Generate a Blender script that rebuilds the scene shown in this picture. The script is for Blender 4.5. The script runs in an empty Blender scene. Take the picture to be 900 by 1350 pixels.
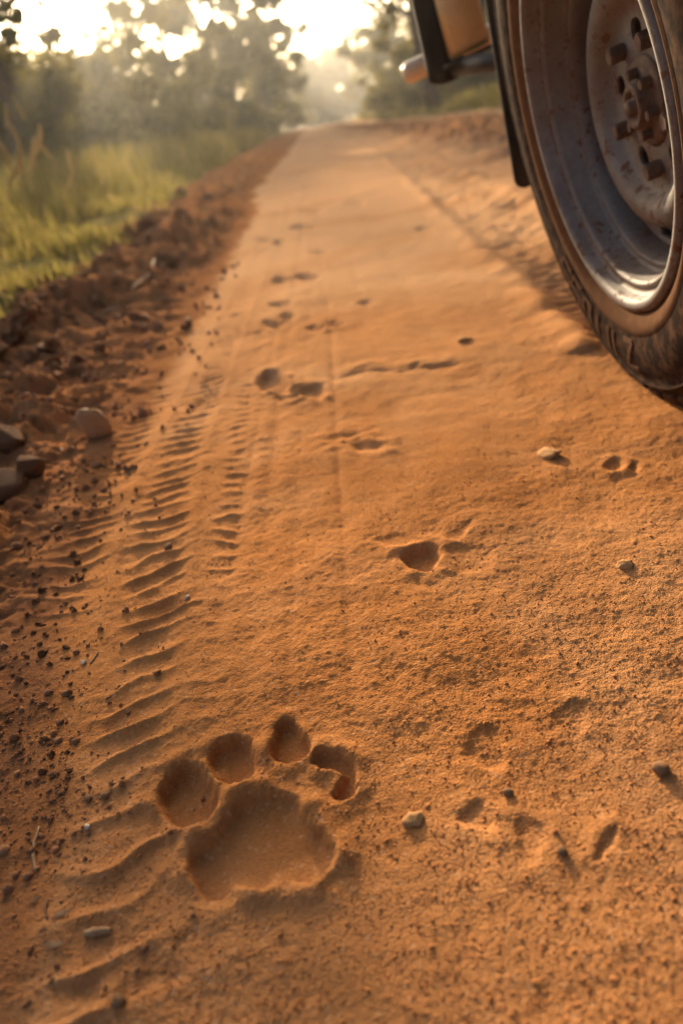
import bpy, bmesh, math, random
import numpy as np
from mathutils import Vector, Matrix, noise as mnoise

sc = bpy.context.scene
C = sc.collection
random.seed(7)
rng = np.random.default_rng(7)

# ------------------------------------------------------------------ camera
FPX, PITCH, ROLL, CAMH, YAW = 900.0, math.radians(29.54), math.radians(10.55), 0.358, math.radians(-3.28)
fwd = np.array([math.sin(YAW) * math.cos(PITCH), math.cos(YAW) * math.cos(PITCH), -math.sin(PITCH)])
r0 = np.array([math.cos(YAW), -math.sin(YAW), 0.0])
u0 = np.cross(r0, fwd)
RGT = math.cos(ROLL) * r0 - math.sin(ROLL) * u0
UPV = math.sin(ROLL) * r0 + math.cos(ROLL) * u0
CAMP = np.array([0.0, 0.0, CAMH])
camd = bpy.data.cameras.new('camera')
camo = bpy.data.objects.new('camera', camd)
C.objects.link(camo)
sc.camera = camo
camd.sensor_fit = 'VERTICAL'
camd.sensor_height = 36.0
camd.lens = 24.0
camd.clip_start = 0.02
camd.clip_end = 3000.0
M = Matrix.Identity(4)
for i in range(3):
    M[i][0], M[i][1], M[i][2], M[i][3] = RGT[i], UPV[i], -fwd[i], CAMP[i]
camo.matrix_world = M
camd.dof.use_dof = True
camd.dof.focus_distance = 0.53
camd.dof.aperture_fstop = 4.0

# ------------------------------------------------------------------ sky, sun, exposure
SUN_EL, SUN_AZ = math.radians(13.0), math.radians(-14.0)
world = bpy.data.worlds.new('World')
sc.world = world
world.use_nodes = True
wn = world.node_tree
bg = wn.nodes['Background']
sky = wn.nodes.new('ShaderNodeTexSky')
sky.sky_type = 'NISHITA'
sky.sun_disc = False
sky.sun_elevation = SUN_EL
sky.sun_rotation = SUN_AZ
sky.altitude = 200
sky.air_density = 0.8
sky.dust_density = 8.0
sky.ozone_density = 0.6
wn.links.new(sky.outputs[0], bg.inputs[0])
bg.inputs[1].default_value = 0.13
sund = bpy.data.lights.new('sun', 'SUN')
sund.energy = 4.2
sund.angle = math.radians(0.6)
sund.color = (1.0, 0.79, 0.52)
suno = bpy.data.objects.new('sun', sund)
C.objects.link(suno)
sdir = Vector((math.sin(SUN_AZ) * math.cos(SUN_EL), math.cos(SUN_AZ) * math.cos(SUN_EL), math.sin(SUN_EL)))
suno.rotation_euler = sdir.to_track_quat('Z', 'Y').to_euler()
suno.location = (-6, 12, 9)
sc.view_settings.view_transform = 'Standard'
sc.view_settings.look = 'None'
sc.view_settings.gamma = 1.0
sc.view_settings.exposure = 1.33
sc.cycles.use_denoising = True
sc.cycles.max_bounces = 8
sc.cycles.diffuse_bounces = 3
sc.cycles.volume_bounces = 1
sc.cycles.sample_clamp_indirect = 6.0

# ------------------------------------------------------------------ helpers
def obj(name, verts, faces, mat=None, parent=None, smooth=True):
    me = bpy.data.meshes.new(name)
    me.from_pydata([tuple(v) for v in verts], [], [tuple(f) for f in faces])
    if smooth:
        me.polygons.foreach_set('use_smooth', [True] * len(me.polygons))
    if mat:
        me.materials.append(mat)
    me.update()
    o = bpy.data.objects.new(name, me)
    C.objects.link(o)
    if parent:
        o.parent = parent
    return o

def fast_mesh(name, co, faces, n, mat=None, smooth=False):
    """co (N,3), faces (F,n) numpy"""
    me = bpy.data.meshes.new(name)
    co = np.ascontiguousarray(co, dtype=np.float32)
    faces = np.ascontiguousarray(faces, dtype=np.int32)
    me.vertices.add(len(co))
    me.vertices.foreach_set('co', co.ravel())
    me.loops.add(faces.size)
    me.loops.foreach_set('vertex_index', faces.ravel())
    me.polygons.add(len(faces))
    me.polygons.foreach_set('loop_start', np.arange(len(faces), dtype=np.int32) * n)
    me.polygons.foreach_set('loop_total', np.full(len(faces), n, dtype=np.int32))
    me.polygons.foreach_set('use_smooth', np.full(len(faces), smooth))
    if mat:
        me.materials.append(mat)
    me.update(calc_edges=True)
    return me

def link(name, me, parent=None):
    o = bpy.data.objects.new(name, me)
    C.objects.link(o)
    if parent:
        o.parent = parent
    return o

def tag(o, label, cat, group=None):
    o['label'] = label
    o['category'] = cat
    if group:
        o['group'] = group
    return o

def empty(name, loc=(0, 0, 0)):
    o = bpy.data.objects.new(name, None)
    o.location = loc
    o.empty_display_size = 0.1
    C.objects.link(o)
    return o

def bm_obj(name, bm, mat=None, parent=None, smooth=True):
    me = bpy.data.meshes.new(name)
    bm.to_mesh(me)
    bm.free()
    me.polygons.foreach_set('use_smooth', [smooth] * len(me.polygons))
    if mat:
        me.materials.append(mat)
    return link(name, me, parent)

def box_bm(cx, cy, cz, sx, sy, sz, bev=0.0, seg=2):
    bm = bmesh.new()
    bmesh.ops.create_cube(bm, size=1.0)
    for v in bm.verts:
        v.co = Vector((cx + v.co.x * sx, cy + v.co.y * sy, cz + v.co.z * sz))
    if bev:
        bmesh.ops.bevel(bm, geom=bm.edges[:], offset=bev, segments=seg, profile=0.5, affect='EDGES')
    return bm

def lathe(profile, seg, cap=False):
    """profile list of (r, x): revolve about the local X axis"""
    v, f = [], []
    n = len(profile)
    for i in range(seg):
        a = 2 * math.pi * i / seg
        for r, x in profile:
            v.append((x, r * math.cos(a), r * math.sin(a)))
    for i in range(seg):
        j = (i + 1) % seg
        for k in range(n - 1):
            f.append((i * n + k, i * n + k + 1, j * n + k + 1, j * n + k))
    return v, f

def tube(path, radii, seg=8, cap=True):
    v, f = [], []
    P = [Vector(p) for p in path]
    n = len(P)
    prev = None
    for i in range(n):
        t = (P[min(i + 1, n - 1)] - P[max(i - 1, 0)])
        t.normalize()
        a = prev if prev is not None else (Vector((0, 0, 1)) if abs(t.z) < 0.9 else Vector((1, 0, 0)))
        b = t.cross(a)
        if b.length < 1e-6:
            b = t.orthogonal()
        b.normalize()
        a = b.cross(t)
        prev = a
        for k in range(seg):
            an = 2 * math.pi * k / seg
            v.append(P[i] + (a * math.cos(an) + b * math.sin(an)) * radii[i])
    for i in range(n - 1):
        for k in range(seg):
            k2 = (k + 1) % seg
            f.append((i * seg + k, i * seg + k2, (i + 1) * seg + k2, (i + 1) * seg + k))
    if cap:
        f.append(tuple(range(seg))[::-1])
        f.append(tuple((n - 1) * seg + k for k in range(seg)))
    return v, f

def ray(u, v):
    d = fwd + RGT * ((u - 450) / FPX) + UPV * ((675 - v) / FPX)
    return d

def gnd(u, v, z=0.0):
    d = ray(u, v)
    return CAMP + d * ((z - CAMH) / d[2])

def at_y(u, v, y):
    d = ray(u, v)
    return CAMP + d * (y / d[1])

# ------------------------------------------------------------------ numpy noise
_ang = rng.random(4096) * 2 * math.pi
_gx, _gy = np.cos(_ang), np.sin(_ang)
_rnd = rng.random((4096, 3))

def _hash(ix, iy, seed):
    h = (ix * 374761393 + iy * 668265263 + seed * 974711) & 0xffffffff
    h = ((h ^ (h >> 13)) * 1274126177) & 0xffffffff
    return (h ^ (h >> 16)) & 4095

def pn(x, y, seed=0):
    ix, iy = np.floor(x).astype(np.int64), np.floor(y).astype(np.int64)
    fx, fy = x - ix, y - iy
    u, v = fx * fx * fx * (fx * (fx * 6 - 15) + 10), fy * fy * fy * (fy * (fy * 6 - 15) + 10)
    def g(a, b):
        h = _hash(ix + a, iy + b, seed)
        return _gx[h] * (fx - a) + _gy[h] * (fy - b)
    n0 = g(0, 0) * (1 - u) + g(1, 0) * u
    n1 = g(0, 1) * (1 - u) + g(1, 1) * u
    return (n0 * (1 - v) + n1 * v) * 1.5

def fbm(x, y, s, octv=4, seed=0, gain=0.5):
    o = np.zeros_like(x)
    a = 1.0
    for i in range(octv):
        o += a * pn(x * s, y * s, seed + i)
        s *= 2.03
        a *= gain
    return o

def worley(x, y, seed=0):
    ix, iy = np.floor(x).astype(np.int64), np.floor(y).astype(np.int64)
    f1 = np.full(x.shape, 9.0)
    f2 = np.full(x.shape, 9.0)
    hid = np.zeros(x.shape)
    for a in (-1, 0, 1):
        for b in (-1, 0, 1):
            h = _hash(ix + a, iy + b, seed)
            px, py = ix + a + _rnd[h, 0], iy + b + _rnd[h, 1]
            d = np.sqrt((px - x) ** 2 + (py - y) ** 2)
            near = d < f1
            f2 = np.where(near, f1, np.minimum(f2, d))
            hid = np.where(near, _rnd[h, 2], hid)
            f1 = np.where(near, d, f1)
    return f1, f2, hid

def ss(a, b, x):
    t = np.clip((x - a) / (b - a), 0, 1)
    return t * t * (3 - 2 * t)

# ------------------------------------------------------------------ marks pressed into the sand
def poly_sdf(px, py, poly):
    d = np.full(px.shape, 1e9)
    s = np.ones(px.shape)
    n = len(poly)
    for i in range(n):
        ax, ay = poly[i]
        bx, by = poly[i - 1]
        ex, ey = bx - ax, by - ay
        wx, wy = px - ax, py - ay
        t = np.clip((wx * ex + wy * ey) / (ex * ex + ey * ey), 0, 1)
        d = np.minimum(d, (wx - ex * t) ** 2 + (wy - ey * t) ** 2)
        c1, c2, c3 = py >= ay, py < by, ex * wy > ey * wx
        s = np.where((c1 & c2 & c3) | (~c1 & ~c2 & ~c3), -s, s)
    return s * np.sqrt(d)          # negative inside

def smooth_poly(p, it=2):
    p = [np.array(q, float) for q in p]
    for _ in range(it):
        q = []
        for i in range(len(p)):
            a, b = p[i], p[(i + 1) % len(p)]
            q += [a * .75 + b * .25, a * .25 + b * .75]
        p = q
    return p

def crop5(pts):
    return [tuple(gnd(150 + a / 2.25, 900 + b / 2.25)[:2]) for a, b in pts]

MARKS = []     # (polygon, depth, wall width, rim height, rim width, floor tilt)
PUG = [
    ([(195, 235), (255, 245), (295, 290), (310, 360), (280, 410), (235, 440), (190, 425), (140, 385), (125, 350), (140, 300)], .0120, .0075, .0046, .010),
    ([(285, 195), (340, 165), (395, 165), (415, 200), (425, 250), (400, 300), (355, 310), (300, 290), (275, 250)], .0092, .0065, .0036, .008),
    ([(500, 115), (530, 115), (570, 170), (590, 200), (560, 235), (510, 250), (475, 230), (465, 200), (480, 150)], .0078, .0050, .0032, .007),
    ([(590, 235), (610, 205), (660, 210), (705, 225), (722, 275), (715, 335), (680, 352), (640, 345), (660, 310), (690, 275), (640, 262), (600, 258)], .0062, .0045, .0032, .007),
    ([(225, 540), (240, 500), (300, 450), (340, 400), (390, 350), (440, 330), (520, 330), (560, 370), (575, 420), (620, 440), (655, 480), (660, 520), (630, 570), (580, 605), (530, 590), (500, 580), (450, 620), (390, 610), (360, 595), (330, 640), (290, 645), (250, 610), (228, 575)], .0064, .0055, .0050, .009),
]
for p, d, w, rh, rw in PUG:
    MARKS.append((smooth_poly(crop5(p)), d, w, rh, rw))

def ell(u, v, ru, rv, d, w=.006, rh=.002, rw=.008, rot=0.0, n=14):
    pts = []
    for i in range(n):
        a = 2 * math.pi * i / n
        k = 1 + .12 * math.sin(3 * a + u) + .08 * math.sin(2 * a + v)
        du, dv = ru * math.cos(a) * k, rv * math.sin(a) * k
        pts.append(tuple(gnd(u + du * math.cos(rot) - dv * math.sin(rot), v + du * math.sin(rot) + dv * math.cos(rot))[:2]))
    MARKS.append((smooth_poly(pts, 1), d, w, rh, rw))

ell(556, 736, 24, 18, .0085, .010, .0025, .012, -.3)
ell(520, 712, 24, 10, .0018, .008, .001, .01)
ell(620, 735, 34, 20, .0012, .012, .001, .01)
ell(606, 700, 20, 8, .0012, .006, .001, .01, -.6)
ell(358, 503, 20, 13, .011, .016, .003, .016)
ell(413, 516, 17, 10, .008, .014, .003, .016)
ell(378, 519, 17, 8, .006, .012, .002, .012)
for u, v, ru, rv, d in [(361, 428, 13, 5, .009), (378, 418, 9, 4, .010), (415, 434, 10, 5, .008), (441, 427, 9, 4.5, .010), (369, 402, 16, 4, .010),
                        (483, 398, 11, 4, .006), (372, 367, 16, 5, .014), (404, 364, 16, 4, .016), (347, 315, 10, 3, .014), (365, 317, 8, 3, .018),
                        (397, 298, 16, 2.6, .018), (411, 279, 14, 2, .018), (411, 246, 12, 1.6, .02), (420, 330, 14, 2.5, .009), (470, 268, 14, 2, .014),
                        (560, 300, 14, 3, .008), (455, 575, 18, 5, .004), (480, 590, 26, 6, .004)]:
    ell(u, v, ru, rv, d, .02 + .01 * d / .01, .002, .02)
# faint old print right of the big one
ell(640, 985, 30, 28, .0013, .006, .0014, .008)
ell(752, 945, 24, 24, .0012, .006, .0012, .008)
ell(628, 1075, 24, 20, .0016, .006, .0014, .008)
ell(700, 1105, 24, 26, .0011, .006, .0012, .008)
ell(800, 1110, 10, 26, .0012, .005, .0012, .006, .5)
ell(810, 612, 14, 9, .003, .008, .002, .01)
ell(835, 616, 7, 6, .003, .006, .002, .008)
ell(200, 1295, 50, 20, .0016, .012, .001, .012, -.5)
ell(70, 1300, 60, 16, .002, .012, .001, .012, .1)

XC, YC, CAMB, RT = 0.463, 0.850, math.radians(12.5), 0.345    # wheel contact point, lean, tyre radius

def road_left(y):
    return np.interp(y, [.0, .2, .34, .47, .78, 1.1, 2, 4, 8, 30], [-.19, -.212, -.24, -.282, -.328, -.34, -.35, -.39, -.46, -.70])

def masks(x, y):
    e = road_left(y) + ss(1.5, 7, y) * (.10 * pn(x * 1.1, y * .55, 49) + .09 * pn(x * 3, y * 2.1, 50)) + .022 * pn(x * 9, y * 9, 51) + .012 * pn(x * 31, y * 31, 52)
    bank = 1 - ss(-.035, .02, x - e)                                   # broken soil left of the rut
    ge = .04 + np.interp(y, [1.77, 2.26, 2.74, 4.45, 7.5, 17, 47], [-.86, -.91, -.87, -1.03, -1.23, -1.65, -2.6]) + .10 * pn(x * 1.3 + 4, y * 1.3, 53) + .05 * pn(x * 5, y * 5, 54)
    grass = 1 - ss(-.16, .10, x - ge)
    scarp = np.interp(y, [.8, 1.4, 1.64, 1.85, 2, 2.6, 3.5, 5.45, 11, 40], [-.78, -.72, -.70, -.67, -.62, -.58, -.59, -.69, -.88, -2.0]) + .05 * pn(x * 2.2, y * 2.2, 55) + .05 * pn(x * 8, y * 8, 56)
    hump = ss(.75, 1.25, x + .18 * pn(x * 2, y * 2, 57)) * (1 - ss(1.95, 2.25, x + .15 * pn(x, y, 58))) * ss(1.6, 3.2, y)
    rg = ss(3.0, 3.4, x + .3 * pn(x, y, 59))
    return e, bank, ge, grass, scarp, hump, rg

def H(x, y, fine=True):
    x = np.atleast_1d(np.asarray(x, float))
    y = np.atleast_1d(np.asarray(y, float))
    e, bank, ge, grass, scarp, hump, rg = masks(x, y)
    z = .004 * fbm(x, y, 3.0, 3, 1) + .012 * pn(x * .6, y * .6, 4) * ss(1.2, 4, np.hypot(x, y))
    z += .05 * pn(x * .09, y * .09, 5) * ss(10, 30, np.hypot(x, y))
    # rut edges: bank to the left, lean to the right
    z += .022 * ss(0.0, .30, e - x) + .058 * ss(.02, -.05, x - scarp) * (.65 + .5 * pn(x * 5, y * 5, 60)) + .03 * grass
    slope = 1 - .75 * ss(1.7, 4.2, y) - .25 * ss(9, 25, y)
    z += .2 * np.clip(x - .50, 0, 1.7) * slope * (1 - ss(2.3, 6, x))
    z += .035 * hump - .02 * ss(2.1, 2.3, x) * (1 - ss(2.9, 3.2, x)) + .08 * rg
    # clods on the bank
    bk = bank * (1 - .75 * grass)
    sel = (bk > .01) & (y < 45)
    if sel.any():
        xs, ys, b = x[sel], y[sel], bk[sel]
        q = .02 * pn(xs * 6, ys * 6, 61)
        f1, f2, hid = worley((xs + q) * 11, (ys + q) * 11, 62)
        g1, g2, hid2 = worley((xs - q) * 31, (ys + q) * 31, 63)
        cl = ss(.0, .30, f2 - f1) * (.25 + hid) * .024
        cs = ss(.0, .30, g2 - g1) * (hid2 > .45) * .007
        near = ss(-.01, .16, e[sel] - xs)
        gate = ss(-.05, .3, pn(xs * 3.1, ys * 3.1, 64) - .25 - .05 + .75 * np.exp(-((xs - scarp[sel] - .02) / .15) ** 2))
        far = 1 + .9 * ss(1.0, 3, ys)
        z[sel] += b * near * (cl * gate * far + cs * (.35 + .65 * gate) + .012 * fbm(xs, ys, 14, 3, 65) + .004 * fbm(xs, ys, 70, 2, 66))
    hs = (hump > .02)
    if hs.any():
        f1, f2, hid = worley(x[hs] * 6, y[hs] * 6, 67)
        z[hs] += hump[hs] * (ss(0, .3, f2 - f1) * hid * .06 + .03 * fbm(x[hs], y[hs], 5, 3, 68))
    # smooth sand of the rut
    calm = np.ones(x.shape)
    for poly, d, w, rh, rw in MARKS[:7]:
        P = np.array(poly)
        lo, hi = P.min(0) - .02, P.max(0) + .02
        sl = (x > lo[0]) & (x < hi[0]) & (y > lo[1]) & (y < hi[1])
        if sl.any():
            calm[sl] = np.minimum(calm[sl], .15 + .85 * ss(-.002, .005, poly_sdf(x[sl], y[sl], poly)))
    rut = (1 - bank)
    zone = ss(-.1, .25, pn(x * 2.4 + 3, y * 2.4, 71) + .5 * ss(.7, .35, y) + .12 * ss(.05, .3, x) * ss(1.3, .7, y))
    sel = (np.hypot(x, y) < 9)
    if sel.any():
        xs, ys, zz = x[sel], y[sel], zone[sel]
        z[sel] += calm[sel] * rut[sel] * ((.0009 + .0004 * zz) * fbm(xs, ys, 24, 3, 72) + (.00018 + .00022 * zz) * fbm(xs, ys, 120, 2, 75))
    sel = (np.hypot(x, y) < 2.2)
    if fine and sel.any():
        xs, ys, zz = x[sel], y[sel], zone[sel]
        n = pn(xs * 330, ys * 330, 78)
        z[sel] += calm[sel] * (.00014 + .00016 * zz) * n + (.00010 + .00012 * zz) * pn(xs * 620, ys * 620, 79)
        f1, f2, hid = worley(xs * 150, ys * 150, 80)
        z[sel] += calm[sel] * (.4 + .6 * zz) * np.where(hid > .6, .00075 * (hid - .3) * ss(.45, .1, f1), 0)
    # tread of a tyre along the left side of the rut
    sel = (y > -2.5) & (y < 14) & (x < .1) & (x > -.6)
    if sel.any():
        xs, ys = x[sel], y[sel]
        cs = np.interp(ys, [-2, .22, .30, .38, .51, .65, .81, .96, 1.13, 3, 8], [-.16, -.187, -.190, -.204, -.217, -.242, -.254, -.257, -.25, -.25, -.30])
        cr = np.interp(ys, [-2, .3, .40, .54, .66, .99, 1.2, 3, 8], [-.13, -.145, -.152, -.157, -.163, -.18, -.185, -.185, -.235])
        cl_ = np.interp(ys, [-2, .3, .65, .8, 1.3, 3, 8], [-.27, -.29, -.326, -.338, -.338, -.33, -.38])
        wob = .016 * pn(xs * 9, ys * 9, 81) + .007 * pn(xs * 26, ys * 26, 83)
        age = (.55 + .45 * ss(-.45, .35, pn(xs * 6, ys * 16, 82) + .15)) * (.7 + .3 * ss(-.3, .3, pn(xs * 3, ys * 3, 84)))
        per = .0265
        def lane(c, w, ph, sk, am, pw=1.5):
            a = xs - c
            wl = w * (1 + .3 * pn(xs * 14 + 5, ys * 14, 85))
            m = np.exp(-np.abs(a / wl) ** 3.2)
            t = (ys + wob + sk * a - 4 * a * a) / per + ph
            wv = 1 - np.abs(np.sin(math.pi * t + .35 * np.sin(2 * math.pi * t))) ** 1.3
            return m * am * (wv - .35) * (.8 + .5 * pn(xs * 40, ys * 40, 86))
        left = ss(.42, .62, ys)
        lug = lane(cs, .030, .35, -.32, .0052) + lane(cr, .014, .75, .1, .0042) * (.4 + .6 * ss(.5, .66, ys)) + lane(cl_, .026, .1, -.1, .0042) * left + lane(cr + .032, .010, .2, .1, .0022) * ss(.6, .8, ys)
        rid = .0020 * np.exp(-((xs - (cs + cr) * .5) / .008) ** 2) * ss(.35, .6, ys) + .0020 * np.exp(-((xs - (cs + cl_) * .5) / .008) ** 2) * left
        gr = -.002 * ss(cl_ - .05, cl_ - .01, xs) * (1 - ss(cr + .01, cr + .04, xs)) * left
        z[sel] += gr + rid * (.5 + .5 * age) + lug * (.25 + .75 * age) * (1 - .5 * ss(2, 8, ys))
    # lengthwise grooves
    sel = (y < 14) & (y > -2)
    for xc, w, d, s in ((-.118, .011, .0035, 91), (-.085, .006, .0015, 92), (-.036, .006, .0028, 93), (-.150, .006, .002, 94), (.045, .010, .0012, 95), (.16, .02, .002, 96)):
        wob = xc + .006 * np.sin(y * 2.2 + s) * ss(.5, 1.5, y) + .010 * ss(.5, 3, y) * (s % 3 - 1)
        z -= np.where(sel, d * np.exp(-((x - wob) / w) ** 2) * (.55 + .45 * pn(x * 2, y * 3, s)) * ss(.15, .5, y), 0)
    # tread marks trailing behind the parked wheel
    sel = (y > 1.0) & (y < 9) & (x > .2) & (x < 1.1)
    if sel.any():
        xs, ys = x[sel], y[sel]
        a = xs - (.49 + .035 * np.maximum(ys - 1, 0))
        m = ss(.13, .09, np.abs(a))
        t = (ys + .25 * np.abs(a)) / .036
        z[sel] += m * (-.008 + .010 * (np.sin(2 * math.pi * t) * .5 + .5) * (.5 + .5 * ss(-.2, .3, pn(xs * 4, ys * 4, 97)))) + .012 * np.exp(-((np.abs(a) - .14) / .03) ** 2) * (.6 + pn(xs * 12, ys * 12, 98))
        z[sel] += .006 * m * fbm(xs, ys, 18, 2, 99)
    # ragged little step across the rut
    p0, p1 = gnd(446, 494)[:2], gnd(612, 480)[:2]
    dx, dy = p1 - p0
    L = math.hypot(dx, dy)
    sel = (np.abs(y - p0[1]) < .4) & (x > p0[0] - .1) & (x < p1[0] + .1)
    if sel.any():
        xs, ys = x[sel], y[sel]
        s_ = ((xs - p0[0]) * dx + (ys - p0[1]) * dy) / L
        t_ = (-(xs - p0[0]) * dy + (ys - p0[1]) * dx) / L + .016 * pn(xs * 22, ys * 22, 101) + .008 * pn(xs * 60, ys * 60, 102)
        m = ss(-.02, .03, s_) * ss(L + .02, L - .03, s_)
        z[sel] += m * (.004 * np.exp(-((t_ - .02) / .02) ** 2) - .0035 * np.exp(-((t_ + .006) / .007) ** 2)) * (.5 + .8 * np.abs(pn(xs * 14, ys * 14, 103)))
    # prints
    for poly, d, w, rh, rw in MARKS:
        P = np.array(poly)
        lo, hi = P.min(0) - .06, P.max(0) + .06
        sel = (x > lo[0]) & (x < hi[0]) & (y > lo[1]) & (y < hi[1])
        if not sel.any():
            continue
        xs, ys = x[sel], y[sel]
        sd = poly_sdf(xs + .0014 * pn(xs * 90, ys * 90, 105) + .0007 * pn(xs * 260, ys * 260, 107), ys + .0014 * pn(xs * 90 + 9, ys * 90, 106) + .0012 * pn(xs * 260, ys * 260, 108), poly)
        z[sel] += -d * ss(.35 * w, -.65 * w, sd) + rh * np.exp(-((sd - .45 * rw) / rw) ** 2) * (.65 + .7 * pn(xs * 60, ys * 60, 109))
    # tyre presses in
    z -= .006 * np.exp(-(((x - XC) / .13) ** 4 + ((y - YC) / .11) ** 4))
    return z

def Hs(x, y):
    return float(H(x, y)[0])

def on_ground(u, v):
    z = 0.0
    for _ in range(12):
        p = gnd(u, v, z)
        z = .5 * z + .5 * Hs(p[0], p[1])
    p = gnd(u, v, z)
    return Vector((p[0], p[1], Hs(p[0], p[1])))

# ------------------------------------------------------------------ materials
def mat(name):
    m = bpy.data.materials.new(name)
    m.use_nodes = True
    nt = m.node_tree
    return m, nt, nt.nodes['Principled BSDF']

def N(nt, typ, **kw):
    n = nt.nodes.new(typ)
    for k, v in kw.items():
        if k in n.inputs:
            n.inputs[k].default_value = v
        else:
            setattr(n, k, v)
    return n

def noise_node(nt, coord, scale, detail=3.0, rough=.55):
    n = N(nt, 'ShaderNodeTexNoise')
    n.inputs['Scale'].default_value = scale
    n.inputs['Detail'].default_value = detail
    n.inputs['Roughness'].default_value = rough
    nt.links.new(coord, n.inputs['Vector'])
    return n.outputs['Fac']

def ramp(nt, fac, stops):
    r = N(nt, 'ShaderNodeValToRGB')
    el = r.color_ramp.elements
    while len(el) < len(stops):
        el.new(.5)
    for e_, (p, c) in zip(el, stops):
        e_.position = p
        e_.color = (*c, 1) if len(c) == 3 else c
    nt.links.new(fac, r.inputs[0])
    return r.outputs[0]

def mix(nt, fac, a, b, mode='MIX'):
    m = N(nt, 'ShaderNodeMix', data_type='RGBA', blend_type=mode)
    for s, val in ((0, fac), (6, a), (7, b)):
        if isinstance(val, (int, float)):
            m.inputs[s].default_value = val
        elif isinstance(val, tuple):
            m.inputs[s].default_value = (*val, 1)
        else:
            nt.links.new(val, m.inputs[s])
    return m.outputs[2]

def bump(nt, bsdf, h, strength, dist, prev=None):
    b = N(nt, 'ShaderNodeBump')
    b.inputs['Strength'].default_value = strength
    b.inputs['Distance'].default_value = dist
    nt.links.new(h, b.inputs['Height'])
    if prev:
        nt.links.new(prev, b.inputs['Normal'])
    nt.links.new(b.outputs[0], bsdf.inputs['Normal'])
    return b.outputs[0]

def obj_coord(nt):
    return N(nt, 'ShaderNodeTexCoord').outputs['Object']

SAND_A, SAND_B, SAND_C = (.40, .165, .054), (.49, .215, .076), (.32, .124, .039)
def ground_material():
    m, nt, b = mat('red_sand')
    co = obj_coord(nt)
    at = N(nt, 'ShaderNodeAttribute', attribute_name='soil')
    sep = N(nt, 'ShaderNodeSeparateColor')
    nt.links.new(at.outputs['Color'], sep.inputs[0])
    bank, grass, pale = sep.outputs[0], sep.outputs[1], sep.outputs[2]
    sand = ramp(nt, noise_node(nt, co, 6, 6, .62), [(.3, SAND_C), (.5, SAND_A), (.72, SAND_B)])
    grain = ramp(nt, noise_node(nt, co, 420, 2, .7), [(.25, (.80, .76, .73)), (.5, (1, 1, 1)), (.78, (1.15, 1.13, 1.11))])
    sand = mix(nt, .8, sand, grain, 'MULTIPLY')
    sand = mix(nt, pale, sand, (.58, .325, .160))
    vo = N(nt, 'ShaderNodeTexVoronoi', feature='F1')
    vo.inputs['Scale'].default_value = 480
    nt.links.new(co, vo.inputs['Vector'])
    vs = N(nt, 'ShaderNodeSeparateColor')
    nt.links.new(vo.outputs['Color'], vs.inputs[0])
    dk = ramp(nt, vs.outputs[0], [(.90, (0, 0, 0)), (.93, (1, 1, 1))])
    sand = mix(nt, N_mul(nt, dk, .14), sand, (.12, .06, .035))
    lt = ramp(nt, vs.outputs[1], [(.955, (0, 0, 0)), (.97, (1, 1, 1))])
    sand = mix(nt, N_mul(nt, lt, .2), sand, (.68, .46, .28))
    soil = ramp(nt, noise_node(nt, co, 14, 6, .65), [(.28, (.13, .056, .026)), (.5, (.24, .105, .046)), (.75, (.36, .165, .070))])
    soil = mix(nt, .7, soil, grain, 'MULTIPLY')
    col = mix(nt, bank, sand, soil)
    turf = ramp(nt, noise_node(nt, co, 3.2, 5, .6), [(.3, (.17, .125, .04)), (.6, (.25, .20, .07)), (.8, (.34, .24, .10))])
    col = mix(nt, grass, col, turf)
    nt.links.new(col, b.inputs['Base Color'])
    b.inputs['Roughness'].default_value = .95
    b.inputs['Specular IOR Level'].default_value = 0
    n1 = bump(nt, b, noise_node(nt, co, 620, 3, .7), .45, .0012)
    v2 = N(nt, 'ShaderNodeTexVoronoi', feature='F1')
    v2.inputs['Scale'].default_value = 700
    nt.links.new(co, v2.inputs['Vector'])
    inv = N(nt, 'ShaderNodeMath', operation='SUBTRACT')
    inv.inputs[0].default_value = 1.0
    nt.links.new(v2.outputs['Distance'], inv.inputs[1])
    bump(nt, b, inv.outputs[0], .5, .0010, n1)
    return m

def N_mul(nt, a, k):
    n = N(nt, 'ShaderNodeMath', operation='MULTIPLY')
    nt.links.new(a, n.inputs[0])
    n.inputs[1].default_value = k
    return n.outputs[0]

def earth(name, stops, scale=40, bstr=.8, bdist=.004, rough=.95):
    m, nt, b = mat(name)
    co = obj_coord(nt)
    c = ramp(nt, noise_node(nt, co, scale, 6, .65), stops)
    nt.links.new(c, b.inputs['Base Color'])
    b.inputs['Roughness'].default_value = rough
    b.inputs['Specular IOR Level'].default_value = .05
    bump(nt, b, noise_node(nt, co, scale * 4, 5, .7), bstr, bdist)
    return m

M_GROUND = ground_material()
M_CLOD = earth('clod_earth', [(.3, (.17, .078, .038)), (.55, (.30, .14, .064)), (.8, (.42, .21, .10))], 45)
M_CRUMB = earth('crumb_earth', [(.3, (.30, .115, .038)), (.55, (.44, .18, .062)), (.8, (.54, .25, .10))], 60, .3, .001)
M_CRUMBD = earth('dark_crumb_earth', [(.3, (.16, .075, .04)), (.55, (.28, .135, .068)), (.8, (.40, .20, .10))], 60, .3, .001)
M_STONE = earth('buff_stone', [(.3, (.27, .155, .08)), (.55, (.40, .25, .14)), (.8, (.48, .32, .18))], 32, .5, .002, .8)
M_ROCK = earth('grey_rock', [(.3, (.15, .075, .042)), (.55, (.26, .135, .072)), (.8, (.37, .20, .11))], 30, .9, .004)
M_PALE = earth('pale_chip', [(.3, (.45, .36, .27)), (.7, (.72, .62, .50))], 80, .3, .001, .7)
M_DARKP = earth('dark_pebble', [(.3, (.18, .09, .045)), (.7, (.30, .17, .09))], 80, .4, .001, .8)
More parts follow.
